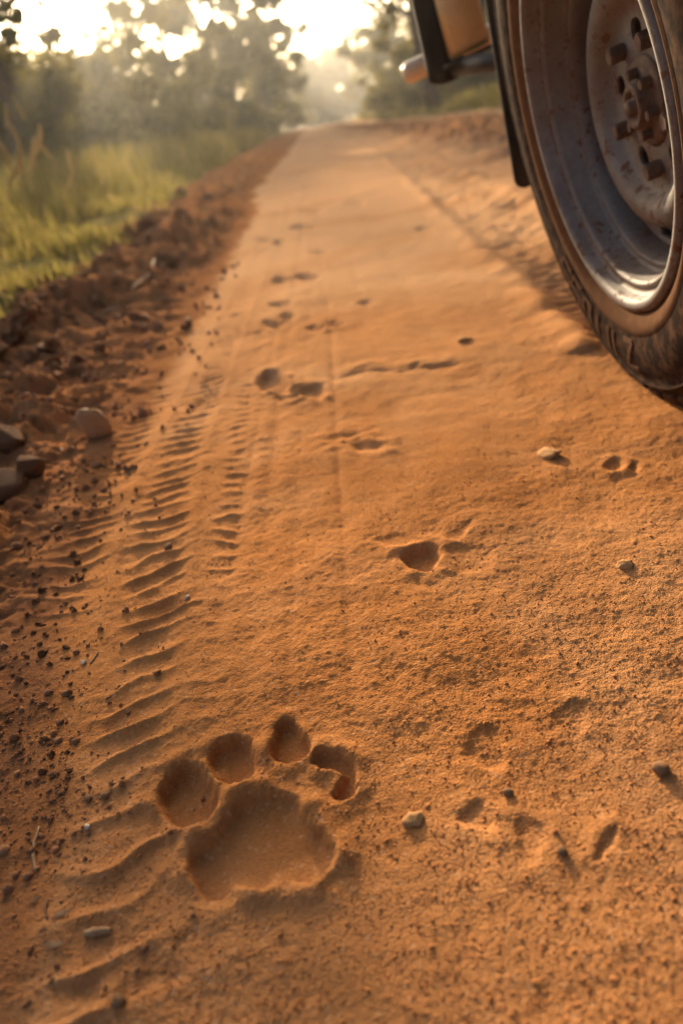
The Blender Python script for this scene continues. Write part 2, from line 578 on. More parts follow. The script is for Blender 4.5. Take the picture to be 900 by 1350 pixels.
M_TWIG = earth('dry_twig', [(.3, (.24, .13, .065)), (.7, (.44, .28, .16))], 120, .5, .001, .8)
M_BARK = earth('bark', [(.3, (.045, .032, .022)), (.7, (.14, .10, .07))], 6, .8, .03)

def leaf_mat(name, c1, c2, c3, trans=.45):
    m, nt, b = mat(name)
    nt.nodes.remove(b)
    out = nt.nodes['Material Output']
    g = N(nt, 'ShaderNodeNewGeometry')
    col = ramp(nt, g.outputs['Random Per Island'], [(0, c1), (.5, c2), (1, c3)])
    d = N(nt, 'ShaderNodeBsdfDiffuse')
    t = N(nt, 'ShaderNodeBsdfTranslucent')
    nt.links.new(col, d.inputs[0])
    nt.links.new(mix(nt, .55, col, (.34, .27, .05)), t.inputs[0])
    mx = N(nt, 'ShaderNodeMixShader')
    mx.inputs[0].default_value = trans
    nt.links.new(d.outputs[0], mx.inputs[1])
    nt.links.new(t.outputs[0], mx.inputs[2])
    nt.links.new(mx.outputs[0], out.inputs['Surface'])
    return m

M_LEAF = leaf_mat('leaf_green', (.035, .058, .02), (.055, .085, .03), (.09, .105, .04), .35)
M_LEAFD = leaf_mat('leaf_dark', (.035, .042, .018), (.055, .062, .024), (.10, .085, .035), .35)
M_LEAFY = leaf_mat('leaf_olive', (.08, .085, .025), (.12, .12, .035), (.19, .15, .05), .5)
M_GRASS = leaf_mat('grass_blade', (.10, .098, .03), (.17, .145, .05), (.36, .25, .12), .45)
M_PLUME = leaf_mat('seed_plume', (.50, .37, .22), (.62, .48, .30), (.70, .56, .38), .5)

# ------------------------------------------------------------------ the ground: one sheet, denser where one looks closely
def build_ground():
    h, f = CAMH, 682.0
    a0, a1 = math.atan2(.13, h), math.atan2(60, h)
    ys = h * np.tan(np.linspace(a0, a1, 860))
    # no step longer than 25 cm up to 20 m, then growing
    extra = [ys[0]]
    out = []
    ys = ys[np.concatenate([[True], np.diff(ys) < 2.0])]
    far = list(np.geomspace(ys[-1] * 1.06, 420, 50))
    back = list(-np.geomspace(.02, 60, 50) + .13)[::-1]
    Y = np.array(back + list(ys) + far)
    inner = np.linspace(-1.0, .86, 800)
    k = np.linspace(0, 1, 60)[1:]
    outl = -1.0 - (k * .5 + 2.6 * k ** 2)
    outr = .86 + (k * .5 + 2.6 * k ** 2)
    S = np.concatenate([outl[::-1], inner, outr])
    K = np.concatenate([-(k ** 5)[::-1], np.zeros(800), k ** 5]) * 260
    Wd = np.maximum(.83 * Y + .19, .29)
    X = S[None, :] * Wd[:, None] + K[None, :]
    YY = np.repeat(Y[:, None], X.shape[1], 1)
    x, y = X.ravel(), YY.ravel()
    z = H(x, y)
    n, m = X.shape
    i = (np.arange(n - 1)[:, None] * m + np.arange(m - 1)[None, :]).ravel()
    faces = np.stack([i, i + 1, i + 1 + m, i + m], 1)
    me = fast_mesh('ground', np.stack([x, y, z], 1), faces, 4, M_GROUND, True)
    e, bank, ge, grass, scarp, hump, rg = masks(x, y)
    at = me.attributes.new('soil', 'FLOAT_COLOR', 'POINT')
    bk = np.clip(bank * (.72 + .28 * ss(-.3, .2, pn(x * 7, y * 7, 120))) + .8 * hump + .5 * ss(.02, .12, x - .52) * ss(1.2, 1.8, y) * (1 - ss(.7, 1.1, x)) * (.5 + pn(x * 5, y * 5, 121)), 0, 1)
    bk *= 1 - .5 * ss(2.0, 7, y) * (1 - hump) * (1 + .8 * pn(x * 1.7, y * 1.3, 124))
    bk = np.clip(bk, 0, 1)
    pale = np.clip((1 - bank) * (.02 + .95 * ss(.35, 2.6, y) + (.14 * ss(.05, .45, pn(x * 3.4, y * 3.4, 125)) + .10 * ss(.1, .4, pn(x * 11, y * 11, 126)))) * (1 + .5 * pn(x * 2.5, y * 2.5, 122)), 0, .95)  # near sand kept deeper: lens vignetting partly painted into the colour
    gr = np.clip(np.maximum(grass * ss(.25, .75, grass + .3 * pn(x * 4, y * 4, 123)), rg), 0, 1)
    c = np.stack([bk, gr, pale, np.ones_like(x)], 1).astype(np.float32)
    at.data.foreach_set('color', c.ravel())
    o = link('ground', me)
    o['kind'] = 'structure'
    return o
build_ground()

# ------------------------------------------------------------------ stones, clods, chips
def lump_mesh(name, seed, sub=2, rough=.28, freq=1.3, mat=None, flat=False, crag=0.0):
    bm = bmesh.new()
    bmesh.ops.create_icosphere(bm, subdivisions=sub, radius=1.0)
    off = Vector((seed * 7.3, seed * 3.1, seed * 1.7))
    for v in bm.verts:
        d = v.co.normalized()
        k = 1 + rough * mnoise.noise(d * freq + off) + rough * .5 * mnoise.noise(d * freq * 2.3 + off) + rough * .3 * mnoise.noise(d * freq * 5 + off)
        if crag:
            k += crag * (mnoise.cell(d * 2.2 + off) - .5)
        v.co = d * k
    me = bpy.data.meshes.new(name)
    bm.to_mesh(me)
    bm.free()
    me.polygons.foreach_set('use_smooth', [not flat] * len(me.polygons))
    if mat:
        me.materials.append(mat)
    return me

def chip_mesh(name, seed, mat):
    r = random.Random(seed)
    bm = bmesh.new()
    for i in range(16):
        a, b = r.uniform(0, 6.28), r.uniform(-1, 1)
        bm.verts.new((math.cos(a) * r.uniform(.6, 1), math.sin(a) * r.uniform(.6, 1), b * .8))
    bmesh.ops.convex_hull(bm, input=bm.verts[:])
    bmesh.ops.delete(bm, geom=[v for v in bm.verts if not v.link_faces], context='VERTS')
    bmesh.ops.bevel(bm, geom=bm.edges[:], offset=.07, segments=1, affect='EDGES')
    me = bpy.data.meshes.new(name)
    bm.to_mesh(me)
    bm.free()
    me.materials.append(mat)
    return me

def put(name, me, u, v, size, label, cat, group=None, rot=None, sink=.35, p=None):
    o = link(name, me)
    p = p if p is not None else on_ground(u, v)
    o.scale = size
    o.rotation_euler = rot if rot else (random.uniform(-.3, .3), random.uniform(-.3, .3), random.uniform(0, 6.28))
    o.location = (p[0], p[1], p[2] + size[2] * (1 - 2 * sink))
    tag(o, label, cat, group)
    return o

stone = lump_mesh('stone', 3, 4, .22, .8, M_STONE)
put('stone', stone, 130, 575, (.021, .015, .031), 'smooth buff oval stone standing on end in the broken soil', 'stone', rot=(.15, -.35, .5), sink=.16)
rock_meshes = [chip_mesh('rock', 20 + i, M_ROCK) for i in range(3)]
for k, (u, v, s, lab) in enumerate([
        (14, 590, (.034, .030, .026), 'rough brown-grey rock on top of the pair beside the dark crevice'),
        (8, 648, (.040, .036, .020), 'flat brown-grey rock lying below the dark crevice'),
        (44, 628, (.020, .022, .024), 'upright brown-grey rock closing the dark crevice on the road side')]):
    put('rock', rock_meshes[k], u, v, s, lab, 'rock', rot=(.2 * k, .3 - .2 * k, k * 1.1), sink=.2)

chips = [chip_mesh('pebble', 40 + i, M_PALE) for i in range(3)]
dchips = [lump_mesh('pebble', 50 + i, 2, .35, 1.4, M_DARKP) for i in range(3)]
small = [
    (247, 788, (.0036, .0030, .0026), 'p', 'angular white chip of stone on the tyre tread marks'),
    (111, 874, (.0034, .0030, .0022), 'p', 'pale chip beside a short straw bit at the rut edge'),
    (545, 1081, (.0068, .0055, .0040), 'r', 'rounded pale pebble sunk in the sand right of the paw print'),
    (223, 723, (.0050, .0044, .0040), 'd', 'dark crumb of earth sitting on the tyre tread marks'),
    (870, 1016, (.0052, .0048, .0042), 'd', 'grey pebble half sunk in the sand beyond the faint old print'),
    (669, 1046, (.0032, .0028, .0024), 'd', 'small grey pebble between the hollows of the faint old print'),
    (740, 1123, (.0028, .0026, .0022), 'd', 'tiny dark pebble at the lower end of the faint old print'),
    (722, 600, (.0160, .0120, .0070), 'r', 'pale flat stone showing through the sand near the tyre'),
    (822, 746, (.0060, .0080, .0040), 'r', 'narrow pale stone showing through sand below the tyre'),
    (612, 449, (.0150, .0090, .0060), 'r', 'pale flat stone in the rut beyond the ragged step'),
    (158, 375, (.0150, .0120, .0120), 'r', 'bright pale stone among clods on the bank top'),
    (248, 425, (.0110, .0080, .0070), 'd', 'bluish grey pebble on the bare slope beside the rut'),
    (83, 594, (.0042, .0036, .0034), 'p', 'small white chip between the buff stone and the rocks'),
    (117, 1054, (.0030, .0027, .0024), 'd', 'dark crumb beside the tread bars left of the paw print'),
    (140, 1050, (.0030, .0028, .0026), 'd', 'darker crumb nearest the biggest toe of the paw print'),
    (116, 1090, (.0024, .0022, .0020), 'p', 'tiny pale pebble below the two dark crumbs'),
    (157, 1322, (.0036, .0034, .0032), 'd', 'round dark pebble below the dry stick'),
]
M_DUSTY = earth('dusty_pebble', [(.3, (.42, .21, .08)), (.7, (.52, .30, .14))], 90, .3, .001)
rchip = [lump_mesh('pebble', 60 + i, 3, .38, 1.3, M_DUSTY, False, .12) for i in range(2)]
for k, (u, v, s, t, lab) in enumerate(small):
    me = {'p': chips, 'd': dchips, 'r': rchip}[t][k % 2]
    put('pebble', me, u, v, s, lab, 'pebble', sink=.5 if t == 'r' else .33)

# clods of the broken bank, each its own thing
clod_meshes = [lump_mesh('clod', 80 + i, 3, .55, 1.9, M_CLOD, False, .42) for i in range(8)]
spots = []
tries = 0
while len(spots) < 230 and tries < 20000:
    tries += 1
    u, v = random.uniform(-10, 330), random.uniform(215, 1010)
    p = gnd(u, v, .03)
    if p[1] > 9:
        continue
    e = float(road_left(np.array([p[1]]))[0])
    d = e - p[0]
    if d < -.005 or d > .62:
        continue
    if random.random() > (.12 + .88 * min(1, max(0, (d - .12) / .2)) if p[1] > .8 else .3):
        continue
    px = random.choice([5, 6, 7, 8, 10, 12, 15, 20, 24] if v < 520 else [3.5, 4, 4, 5, 5, 6, 8])
    depth = float(np.dot(np.array([p[0], p[1], .03]) - CAMP, fwd))
    s = px / 900 * depth * .75
    if s > .05:
        s = random.uniform(.02, .05)
    if any(math.hypot(p[0] - a, p[1] - b) < (s + c) * .8 for a, b, c in spots):
        continue
    spots.append((p[0], p[1], s))
spx = np.array(spots)
hz = H(spx[:, 0], spx[:, 1])
for k, (a, b, s) in enumerate(spots):
    o = link('clod', clod_meshes[k % 8])
    sz = (s * random.uniform(.8, 1.25), s * random.uniform(.8, 1.2), s * random.uniform(.5, .85))
    o.scale = sz
    o.rotation_euler = (random.uniform(-.5, .5), random.uniform(-.5, .5), random.uniform(0, 6.28))
    o.location = (a, b, hz[k] + sz[2] * .25)
    tag(o, 'crumbling brown earth clod on the broken bank between rut and grass', 'clod', 'earth clods on the broken bank')

# crumbs too small to pick apart
def crumbs(name, x, y, size, material, label, lift=.25):
    bm = bmesh.new()
    bmesh.ops.create_icosphere(bm, subdivisions=1, radius=1.0)
    base = np.array([v.co[:] for v in bm.verts])
    fc = np.array([[v.index for v in f.verts] for f in bm.faces])
    bm.free()
    n = len(x)
    z = H(x, y)
    k = len(base)
    jit = 1 + rng.normal(0, .22, (n, k, 1))
    sc3 = size[:, None, None] * rng.uniform(.65, 1.3, (n, 1, 3))
    th = rng.random(n) * 6.28
    R = np.zeros((n, 3, 3))
    R[:, 0, 0], R[:, 0, 1], R[:, 1, 0], R[:, 1, 1], R[:, 2, 2] = np.cos(th), -np.sin(th), np.sin(th), np.cos(th), 1
    P = np.einsum('nij,nkj->nki', R, base[None] * jit * sc3) + np.stack([x, y, z + size * lift], 1)[:, None, :]
    F = fc[None] + (np.arange(n) * k)[:, None, None]
    me = fast_mesh(name, P.reshape(-1, 3), F.reshape(-1, 3), 3, material, True)
    o = link(name, me)
    o['kind'] = 'stuff'
    tag(o, label, 'crumbs')
    return o

def px_scatter(n, u0_, u1_, v0_, v1_):
    u, v = rng.uniform(u0_, u1_, n), rng.uniform(v0_, v1_, n)
    d = fwd[None] + RGT[None] * ((u - 450) / FPX)[:, None] + UPV[None] * ((675 - v) / FPX)[:, None]
    t = -CAMH / d[:, 2]
    return t * d[:, 0], t * d[:, 1]

x, y = px_scatter(15000, -60, 960, 560, 1400)
keep = rng.random(len(x)) < .25 + .75 * ss(-.1, .3, pn(x * 6, y * 6, 130) + .3 * ss(-.1, .15, x) + .2 * ss(.4, .25, y))
for poly, *_ in MARKS[:5]:
    keep &= poly_sdf(x, y, poly) > .002
x, y = x[keep], y[keep]
crumbs('sand_crumbs', x, y, np.clip(rng.lognormal(math.log(.00055), .36, len(x)), .0003, .0014), M_CRUMB, 'loose coarse orange sand grains strewn over the rut', -.15)
x, y = px_scatter(9000, -60, 330, 240, 1400)
e = road_left(y)
keep = (x < e + .10 * rng.random(len(x)) ** 3) & (y < 6) & (rng.random(len(x)) < .2 + .8 * ss(-.2, .3, pn(x * 8, y * 8, 131)))
x, y = x[keep], y[keep]
crumbs('soil_crumbs', x, y, np.clip(rng.lognormal(math.log(.0018), .55, len(x)), .0008, .008) * np.clip(y * 1.1 + .1, .4, 2.5), M_CRUMBD, 'loose dark soil crumbs over the broken bank')

# ------------------------------------------------------------------ twigs and straw
def twig(name, px, r, label, cat='twig', lift=.3, m=M_TWIG):
    pts = []
    for u, v in px:
        p = on_ground(u, v)
        pts.append(p + Vector((0, 0, r * lift)))
    path = []
    for i in range(len(pts) - 1):
        for k in range(4):
            t = k / 4
            path.append(pts[i].lerp(pts[i + 1], t))
    path.append(pts[-1])
    zs = [p.z for p in path]
    mz = sum(zs) / len(zs)
    for p in path:
        p.z = mz * .5 + p.z * .5 + r * .4
    n = len(path)
    rad = [r * (.55 + .45 * math.sin(math.pi * min(1, (i + 1.5) / (n + 1)))) * random.uniform(.88, 1.12) for i in range(n)]
    v, f = tube(path, rad, 7)
    o = obj(name, v, f, m)
    tag(o, label, cat)
    return o
twig('twig', [(53, 1091), (46, 1112), (45, 1130), (48, 1150)], .0011, 'thin curved grey twig lying on the dark soil')
twig('stick', [(114, 1233), (130, 1231), (148, 1228)], .0024, 'short thick pale dry stick on the tread marks', 'stick')
twig('twig', [(64, 1185), (60, 1200), (63, 1212)], .0009, 'short dark twig above the dry leaf scraps', 'twig', .3, M_DARKP)
twig('straw', [(119, 876), (125, 868), (130, 860)], .0008, 'short straw bit beside a pale chip at the rut edge', 'straw')
twig('straw', [(140, 922), (147, 918)], .0007, 'tiny dark straw bit on the tread bars', 'straw', .3, M_DARKP)
twig('twig', [(206, 346), (196, 362), (186, 378), (176, 390)], .0052, 'pale bent twig leaning on clods of the bank')
twig('stick', [(138, 415), (146, 411), (154, 405)], .0050, 'short grey stick lying at the foot of the bank', 'stick')
twig('root', [(28, 421), (45, 418), (62, 421), (80, 427)], .0026, 'thin pale root trailing out of the bank edge', 'root')
twig('straw', [(815, 903), (820, 912), (824, 916)], .0005, 'thin pale straw bit on the sand below the tyre', 'straw')

def leaf_scrap(u, v, s, label, m):
    p = on_ground(u, v)
    vs, fs = [], []
    n = 7
    a0 = random.uniform(0, 6.28)
    for i in range(n + 1):
        t = i / n
        w = s * .34 * math.sin(math.pi * min(.97, t * .95 + .03)) ** .7
        for sgn in (-1, 0, 1):
            lx, ly = (t - .5) * s * 2, sgn * w + .1 * s * math.sin(t * 5)
            vs.append((lx * math.cos(a0) - ly * math.sin(a0), lx * math.sin(a0) + ly * math.cos(a0), .0006 + abs(sgn) * s * .12 + .15 * s * t * t))
    for i in range(n):
        for k in range(2):
            q = i * 3 + k
            fs.append((q, q + 1, q + 4, q + 3))
    o = obj('dry_leaf', vs, fs, m)
    o.location = p
    md = o.modifiers.new('thick', 'SOLIDIFY')
    md.thickness = s * .03
    tag(o, label, 'leaf')
    return o
leaf_scrap(82, 1207, .0055, 'narrow dry leaf scrap pointing at the dry stick', M_TWIG)
leaf_scrap(72, 1246, .0060, 'crumpled tan leaf scrap beside the dry stick', M_TWIG)
leaf_scrap(190, 430, .020, 'dark curled leaf on the bare slope beside the rut', M_DARKP)
leaf_scrap(48, 1188, .004, 'small dark leaf scrap beside the short dark twig', M_DARKP)
# ------------------------------------------------------------------ grass
def blades(name, x, y, hgt, wid, material, label, lean=.35, cat='grass'):
    n = len(x)
    z = H(x, y, False) - .01
    a = rng.random(n) * 2 * math.pi
    la = rng.random(n) * 2 * math.pi
    ln = rng.uniform(.05, 1, n) * lean * hgt
    dx, dy = np.cos(a) * wid * .5, np.sin(a) * wid * .5
    lx, ly = np.cos(la) * ln, np.sin(la) * ln
    P = np.zeros((n, 5, 3))
    P[:, 0] = np.stack([x - dx, y - dy, z], 1)
    P[:, 1] = np.stack([x + dx, y + dy, z], 1)
    P[:, 2] = np.stack([x - dx * .8 + lx * .35, y - dy * .8 + ly * .35, z + hgt * .55], 1)
    P[:, 3] = np.stack([x + dx * .8 + lx * .35, y + dy * .8 + ly * .35, z + hgt * .55], 1)
    P[:, 4] = np.stack([x + lx, y + ly, z + hgt], 1)
    b = (np.arange(n) * 5)[:, None]
    F = np.concatenate([b + np.array([[0, 1, 3]]), b + np.array([[0, 3, 2]]), b + np.array([[2, 3, 4]])], 0)
    me = fast_mesh(name, P.reshape(-1, 3), F, 3, material, True)
    o = link(name, me)
    o['kind'] = 'stuff'
    tag(o, label, cat)
    return o

def grass_left(n):
    y = np.exp(rng.uniform(math.log(1.2), math.log(60), n))
    x = -(.62 + rng.random(n) ** 1.3 * (1.6 + .55 * y)) - .008 * y ** .9
    g = masks(x, y)[3]
    keep = rng.random(n) < g * ss(-.45, .25, pn(x * 2.2, y * 2.2, 140) + .35 * ss(-1.2, -2.4, x))
    return x[keep], y[keep]
x, y = grass_left(90000)
tall = ss(-1.0, -2.3, x + .3 * pn(x * 1.5, y * 1.5, 141))
hg = (.06 + .32 * tall + .10 * ss(5, 20, y)) * rng.uniform(.5, 1.3, len(x))
wd = .0035 + .0016 * y ** .95
blades('grass', x, y, hg, wd, M_GRASS, 'tall green and straw-coloured grass growing along the bank')
n = 45000
y = np.exp(rng.uniform(math.log(4), math.log(80), n))
x = 3.0 + rng.random(n) ** 1.2 * (2 + .5 * y)
keep = rng.random(n) < masks(x, y)[6] * ss(-.5, .2, pn(x * .9, y * .9, 142))
x, y = x[keep], y[keep]
blades('grass', x, y, (.18 + .30 * ss(3.2, 5, x)) * rng.uniform(.5, 1.3, len(x)), .004 + .0016 * y, M_GRASS, 'dry yellow-green grass on the far side beyond the vehicle')

# plumed stalks, each its own thing
def plume(u, v, y, hgt, label, k, bend=.2):
    # u,v: where the head is seen; y: how far along the road it stands
    tip = Vector(at_y(u, v, y))
    bx = tip.x - bend * .25
    base = Vector((bx, y, Hs(bx, y) - .02))
    root = empty('grass_stalk', base)
    tip = tip - base
    path = [Vector((tip.x * t * t, tip.y * t, tip.z * t)) for t in (0, .25, .5, .75, 1)]
    vv, ff = tube(path, [.0010, .0009, .0008, .0007, .0006], 5)
    obj('stem', vv, ff, M_TWIG, root)
    L = hgt
    P, F = [], []
    d = (path[-1] - path[-2]).normalized()
    for i in range(150):
        t = i / 150
        c = path[-1] + d * L * (t - .35) + Vector((.02 * math.sin(t * 2.5) * bend, 0, 0))
        r = L * .20 * math.sin(math.pi * (t * .9 + .08)) ** .8
        a = i * 2.4
        o_ = Vector((math.cos(a), math.sin(a), .0)) * r
        w = Vector((-math.sin(a), math.cos(a), 0)) * L * .030
        b = len(P)
        P += [c - w, c + w, c + o_ + d * L * .13]
        F.append((b, b + 1, b + 2))
    obj('seed_head', P, F, M_PLUME, root, False)
    tag(root, label, 'grass stalk', 'pale plumed grass stalks at the left verge')
for k, (u, v, y, s) in enumerate([(50, 192, 3.0, .10), (42, 215, 2.9, .12), (28, 222, 2.6, .10), (8, 205, 2.6, .11), (92, 238, 3.3, .08), (92, 215, 3.4, .08),
                                  (120, 210, 3.9, .08), (5, 388, 1.75, .06), (14, 235, 2.4, .09), (66, 205, 3.2, .07), (4, 300, 2.1, .05), (135, 240, 3.9, .05), (22, 180, 2.9, .08), (30, 150, 3.4, .09), (8, 160, 3.2, .08)]):
    plume(u, v, y, s, 'pale feathery seed head on a thin stalk in the grass verge', k, random.uniform(-.3, .6))

# ------------------------------------------------------------------ trees
def leaf_cloud(centres, radii, n_each, size, squash=.75):
    c = np.repeat(np.array(centres), n_each, 0)
    r = np.repeat(np.array(radii), n_each)
    n = len(c)
    d = rng.normal(size=(n, 3))
    d /= np.linalg.norm(d, axis=1)[:, None]
    rad = r * rng.random(n) ** .45
    p = c + d * rad[:, None] * np.array([1, 1, squash])
    a = rng.normal(size=(n, 3))
    a /= np.linalg.norm(a, axis=1)[:, None]
    b = np.cross(a, rng.normal(size=(n, 3)))
    b /= np.linalg.norm(b, axis=1)[:, None]
    s = size * rng.uniform(.6, 1.4, n)[:, None]
    P = np.stack([p - a * s, p - b * s * .45, p + a * s, p + b * s * .45], 1).reshape(-1, 3)
    F = np.arange(n * 4).reshape(-1, 4)
    return P, F

def tree(name, base, height, width, label, leafmat, seed, leaf=.12, n_leaf=6000, trunk_r=.18, crown_from=.3, clumps=46, group=None, lean=(0, 0), gap=.0, cat='tree', stems=1, skirt=0):
    r = random.Random(seed)
    global rng
    root = empty(name, base)
    tv, tf = [], []
    cents, rads = [], []
    def add(path, radii, seg=7):
        v, f = tube(path, radii, seg)
        b = len(tv)
        tv.extend(v)
        tf.extend([tuple(i + b for i in q) for q in f])
    for s_ in range(stems):
        ox = Vector((r.uniform(-.2, .2), r.uniform(-.2, .2), 0)) * (stems > 1) * width * .4
        top = Vector((lean[0] * height + r.uniform(-.05, .05) * height, lean[1] * height, height * .8)) + ox
        path = []
        for i in range(7):
            t = i / 6
            path.append(ox + Vector((top.x - ox.x, top.y - ox.y, 0)) * t ** 1.4 + Vector((.03 * height * math.sin(t * 5 + seed), .03 * height * math.cos(t * 4 + seed), top.z * t)) * 1.0)
        path[0] = ox + Vector((0, 0, -.1))
        add(path, [trunk_r * (1.35 if i == 0 else 1) * (1 - .8 * i / 6) for i in range(7)], 9)
        nl = max(5, int(11 / stems))
        for k in range(nl):
            t = crown_from + (1 - crown_from) * (k + r.random() * .6) / nl
            i = min(5, int(t * 6))
            p0 = path[i].lerp(path[i + 1], t * 6 - i) if t < 1 else path[6]
            an = k * 2.399 + r.uniform(-.4, .4)
            # crown outline: widest at about 55 % of its height
            prof = math.sin(math.pi * min(1, .18 + .78 * (t - crown_from) / (1 - crown_from))) ** .6
            L = width * .5 * prof * r.uniform(.7, 1.1)
            end = p0 + Vector((math.cos(an) * L, math.sin(an) * L, L * r.uniform(.1, .55) + height * .04))
            mid = p0.lerp(end, .5) + Vector((0, 0, -L * .08))
            rr = trunk_r * (1 - .75 * t) * .45
            add([p0, mid, end], [rr, rr * .7, rr * .25], 6)
            for q in range(max(2, clumps // (nl * stems))):
                tt = r.uniform(.35, 1.1)
                c = p0.lerp(end, tt) + Vector((r.gauss(0, 1), r.gauss(0, 1), r.gauss(.2, .8))) * width * .085
                cents.append(c[:])
                rads.append(width * r.uniform(.06, .13))
                if r.random() < .5:
                    add([p0.lerp(end, min(1, tt) * .8), c], [rr * .3, rr * .1], 5)
    for q in range(skirt):
        an, rr = r.uniform(0, 6.28), width * .5 * r.uniform(.2, 1) ** .6
        cents.append((math.cos(an) * rr, math.sin(an) * rr, height * r.uniform(.03, .38)))
        rads.append(width * r.uniform(.07, .13))
    obj('trunk', tv, tf, M_BARK, root)
    keep = [i for i in range(len(cents)) if r.random() > gap]
    cents = [cents[i] for i in keep]
    rads = [rads[i] for i in keep]
    P, F = leaf_cloud(cents, rads, max(20, n_leaf // len(cents)), leaf)
    me = fast_mesh('crown', P, F, 4, leafmat)
    link('crown', me, root)
    tag(root, label, cat, group)
    return root

def spot(u, y):
    """a point of the ground y metres along the road, under picture column u (horizon level)"""
    # along the horizon line of the tilted camera
    v = 163 - (u - 415) * math.tan(ROLL)
    p = at_y(u, v, y)
    return (p[0], y, Hs(p[0], y) - .05)

tree('tree', spot(30, 9.5), 6.8, 2.2, 'dark tree at the left edge with limbs reaching over the verge', M_LEAFD, 1, .05, 14000, .14, .08, 110, gap=.05, skirt=14)
tree('tree', spot(262, 36), 12, 5.6, 'thin open tree with sky showing through beside the glare', M_LEAFY, 2, .13, 5500, .14, .30, 90, gap=.2)
tree('tree', spot(150, 40), 7.4, 6.0, 'wispy small-leaved tree standing in the glare behind the olive bushes', M_LEAFY, 9, .09, 4200, .08, .15, 110)
tree('tree', spot(75, 32), 5.6, 5.0, 'low wispy tree below the brightest patch of sky', M_LEAFY, 10, .08, 3600, .08, .12, 100)
tree('tree', spot(205, 44), 11, 4.0, 'slender see-through tree between the glare and the dense tree', M_LEAFY, 11, .10, 2600, .10, .3, 90, gap=.2)
tree('tree', spot(322, 46), 15, 8.6, 'large dense green tree left of the track', M_LEAF, 3, .20, 16000, .26, .06, 110, skirt=16)
tree('tree', spot(365, 58), 9, 5.0, 'smaller green tree against the dense one near the track', M_LEAF, 4, .20, 6500, .18, .08, 50, skirt=14)
for k, (u, y, hh, w, lab) in enumerate([
        (40, 13, 1.9, 3.6, 'brownish bush under the dark left tree'),
        (105, 17, 1.8, 3.8, 'olive bush glowing below the low sun'),
        (165, 20, 2.5, 4.2, 'tall olive bush below the thin open tree'),
        (225, 27, 3.6, 5.0, 'rounded olive bush beside the thin open tree'),
        (275, 36, 3.6, 5.0, 'dull green bush at the foot of the dense tree'),
        (-30, 15, 2.6, 4.0, 'shaded bush behind the dark left tree')]):
    tree('bush', spot(u, y), hh, w, lab, [M_LEAFD, M_LEAFY, M_LEAFY, M_LEAFY, M_LEAF, M_LEAFD][k], 20 + k, .07 + .002 * y, 6000, .05, .08, 48, cat='bush', stems=4, skirt=26)
for k, (u, y, hh, w, lab) in enumerate([
        (410, 105, 8, 7, 'hazy far tree at the end of the track, tight against its left edge'),
        (432, 120, 9.5, 9, 'hazy far tree filling the gap where the track ends'),
        (462, 112, 8.5, 8, 'hazy far tree just right of where the track ends'),
        (388, 95, 7, 5, 'hazy far tree behind the smaller green tree'),
        (447, 160, 14, 14, 'palest tree at the very end of the track')]):
    tree('tree', spot(u, y), hh, w, lab, M_LEAF, 40 + k, .36, 6000, .22, .05, 60, skirt=22)
tree('tree', spot(575, 24), 9.5, 8.4, 'dark spreading tree overhanging the track beyond the vehicle', M_LEAFD, 60, .13, 12000, .2, .22, 90, lean=(-.08, 0), gap=.12)
tree('tree', spot(520, 60), 6.5, 6.0, 'pale hazy tree standing beyond the right grass', M_LEAF, 61, .2, 4500, .14, .12, 44)
tree('tree', spot(490, 78), 6.5, 6, 'sunlit hazy tree closest to the track on the right', M_LEAFY, 62, .24, 3800, .14, .1, 40)
for k, (u, y, hh, w, lab) in enumerate([
        (565, 34, 2.6, 4.6, 'dark bush under the spreading tree'),
        (625, 30, 2.8, 5.0, 'dark bush behind the vehicle bumper'),
        (690, 30, 3.2, 5.0, 'dark bush hidden partly by the tyre'),
        (525, 46, 2.6, 4.2, 'olive bush between the spreading tree and the pale one')]):
    tree('bush', spot(u, y), hh, w, lab, [M_LEAFD, M_LEAFD, M_LEAFD, M_LEAFY][k], 70 + k, .12, 5500, .05, .08, 44, cat='bush', stems=4, skirt=26)

wood = [('bush', u, y, hh, w) for u, y, hh, w in [(-90, 30, 4, 7), (-20, 36, 4, 8), (50, 42, 4.2, 8), (110, 48, 4.4, 9), (170, 52, 5, 9), (235, 60, 6, 9), (300, 66, 6, 9), (350, 74, 6.5, 8), (560, 70, 6, 9), (610, 62, 6, 9), (670, 56, 6, 9), (740, 50, 6, 9)]]
for k, (nm, u, y, hh, w) in enumerate(wood):
    tree(nm, spot(u, y), hh, w, 'hazy rounded bush in the wood edge behind the left verge' if u < 400 else 'hazy rounded bush in the wood edge beyond the right grass', M_LEAF, 100 + k, .2, 3500, .06, .06, 36, cat='bush', stems=4, skirt=26, group='bushes of the far wood edge left' if u < 400 else 'bushes of the far wood edge right')

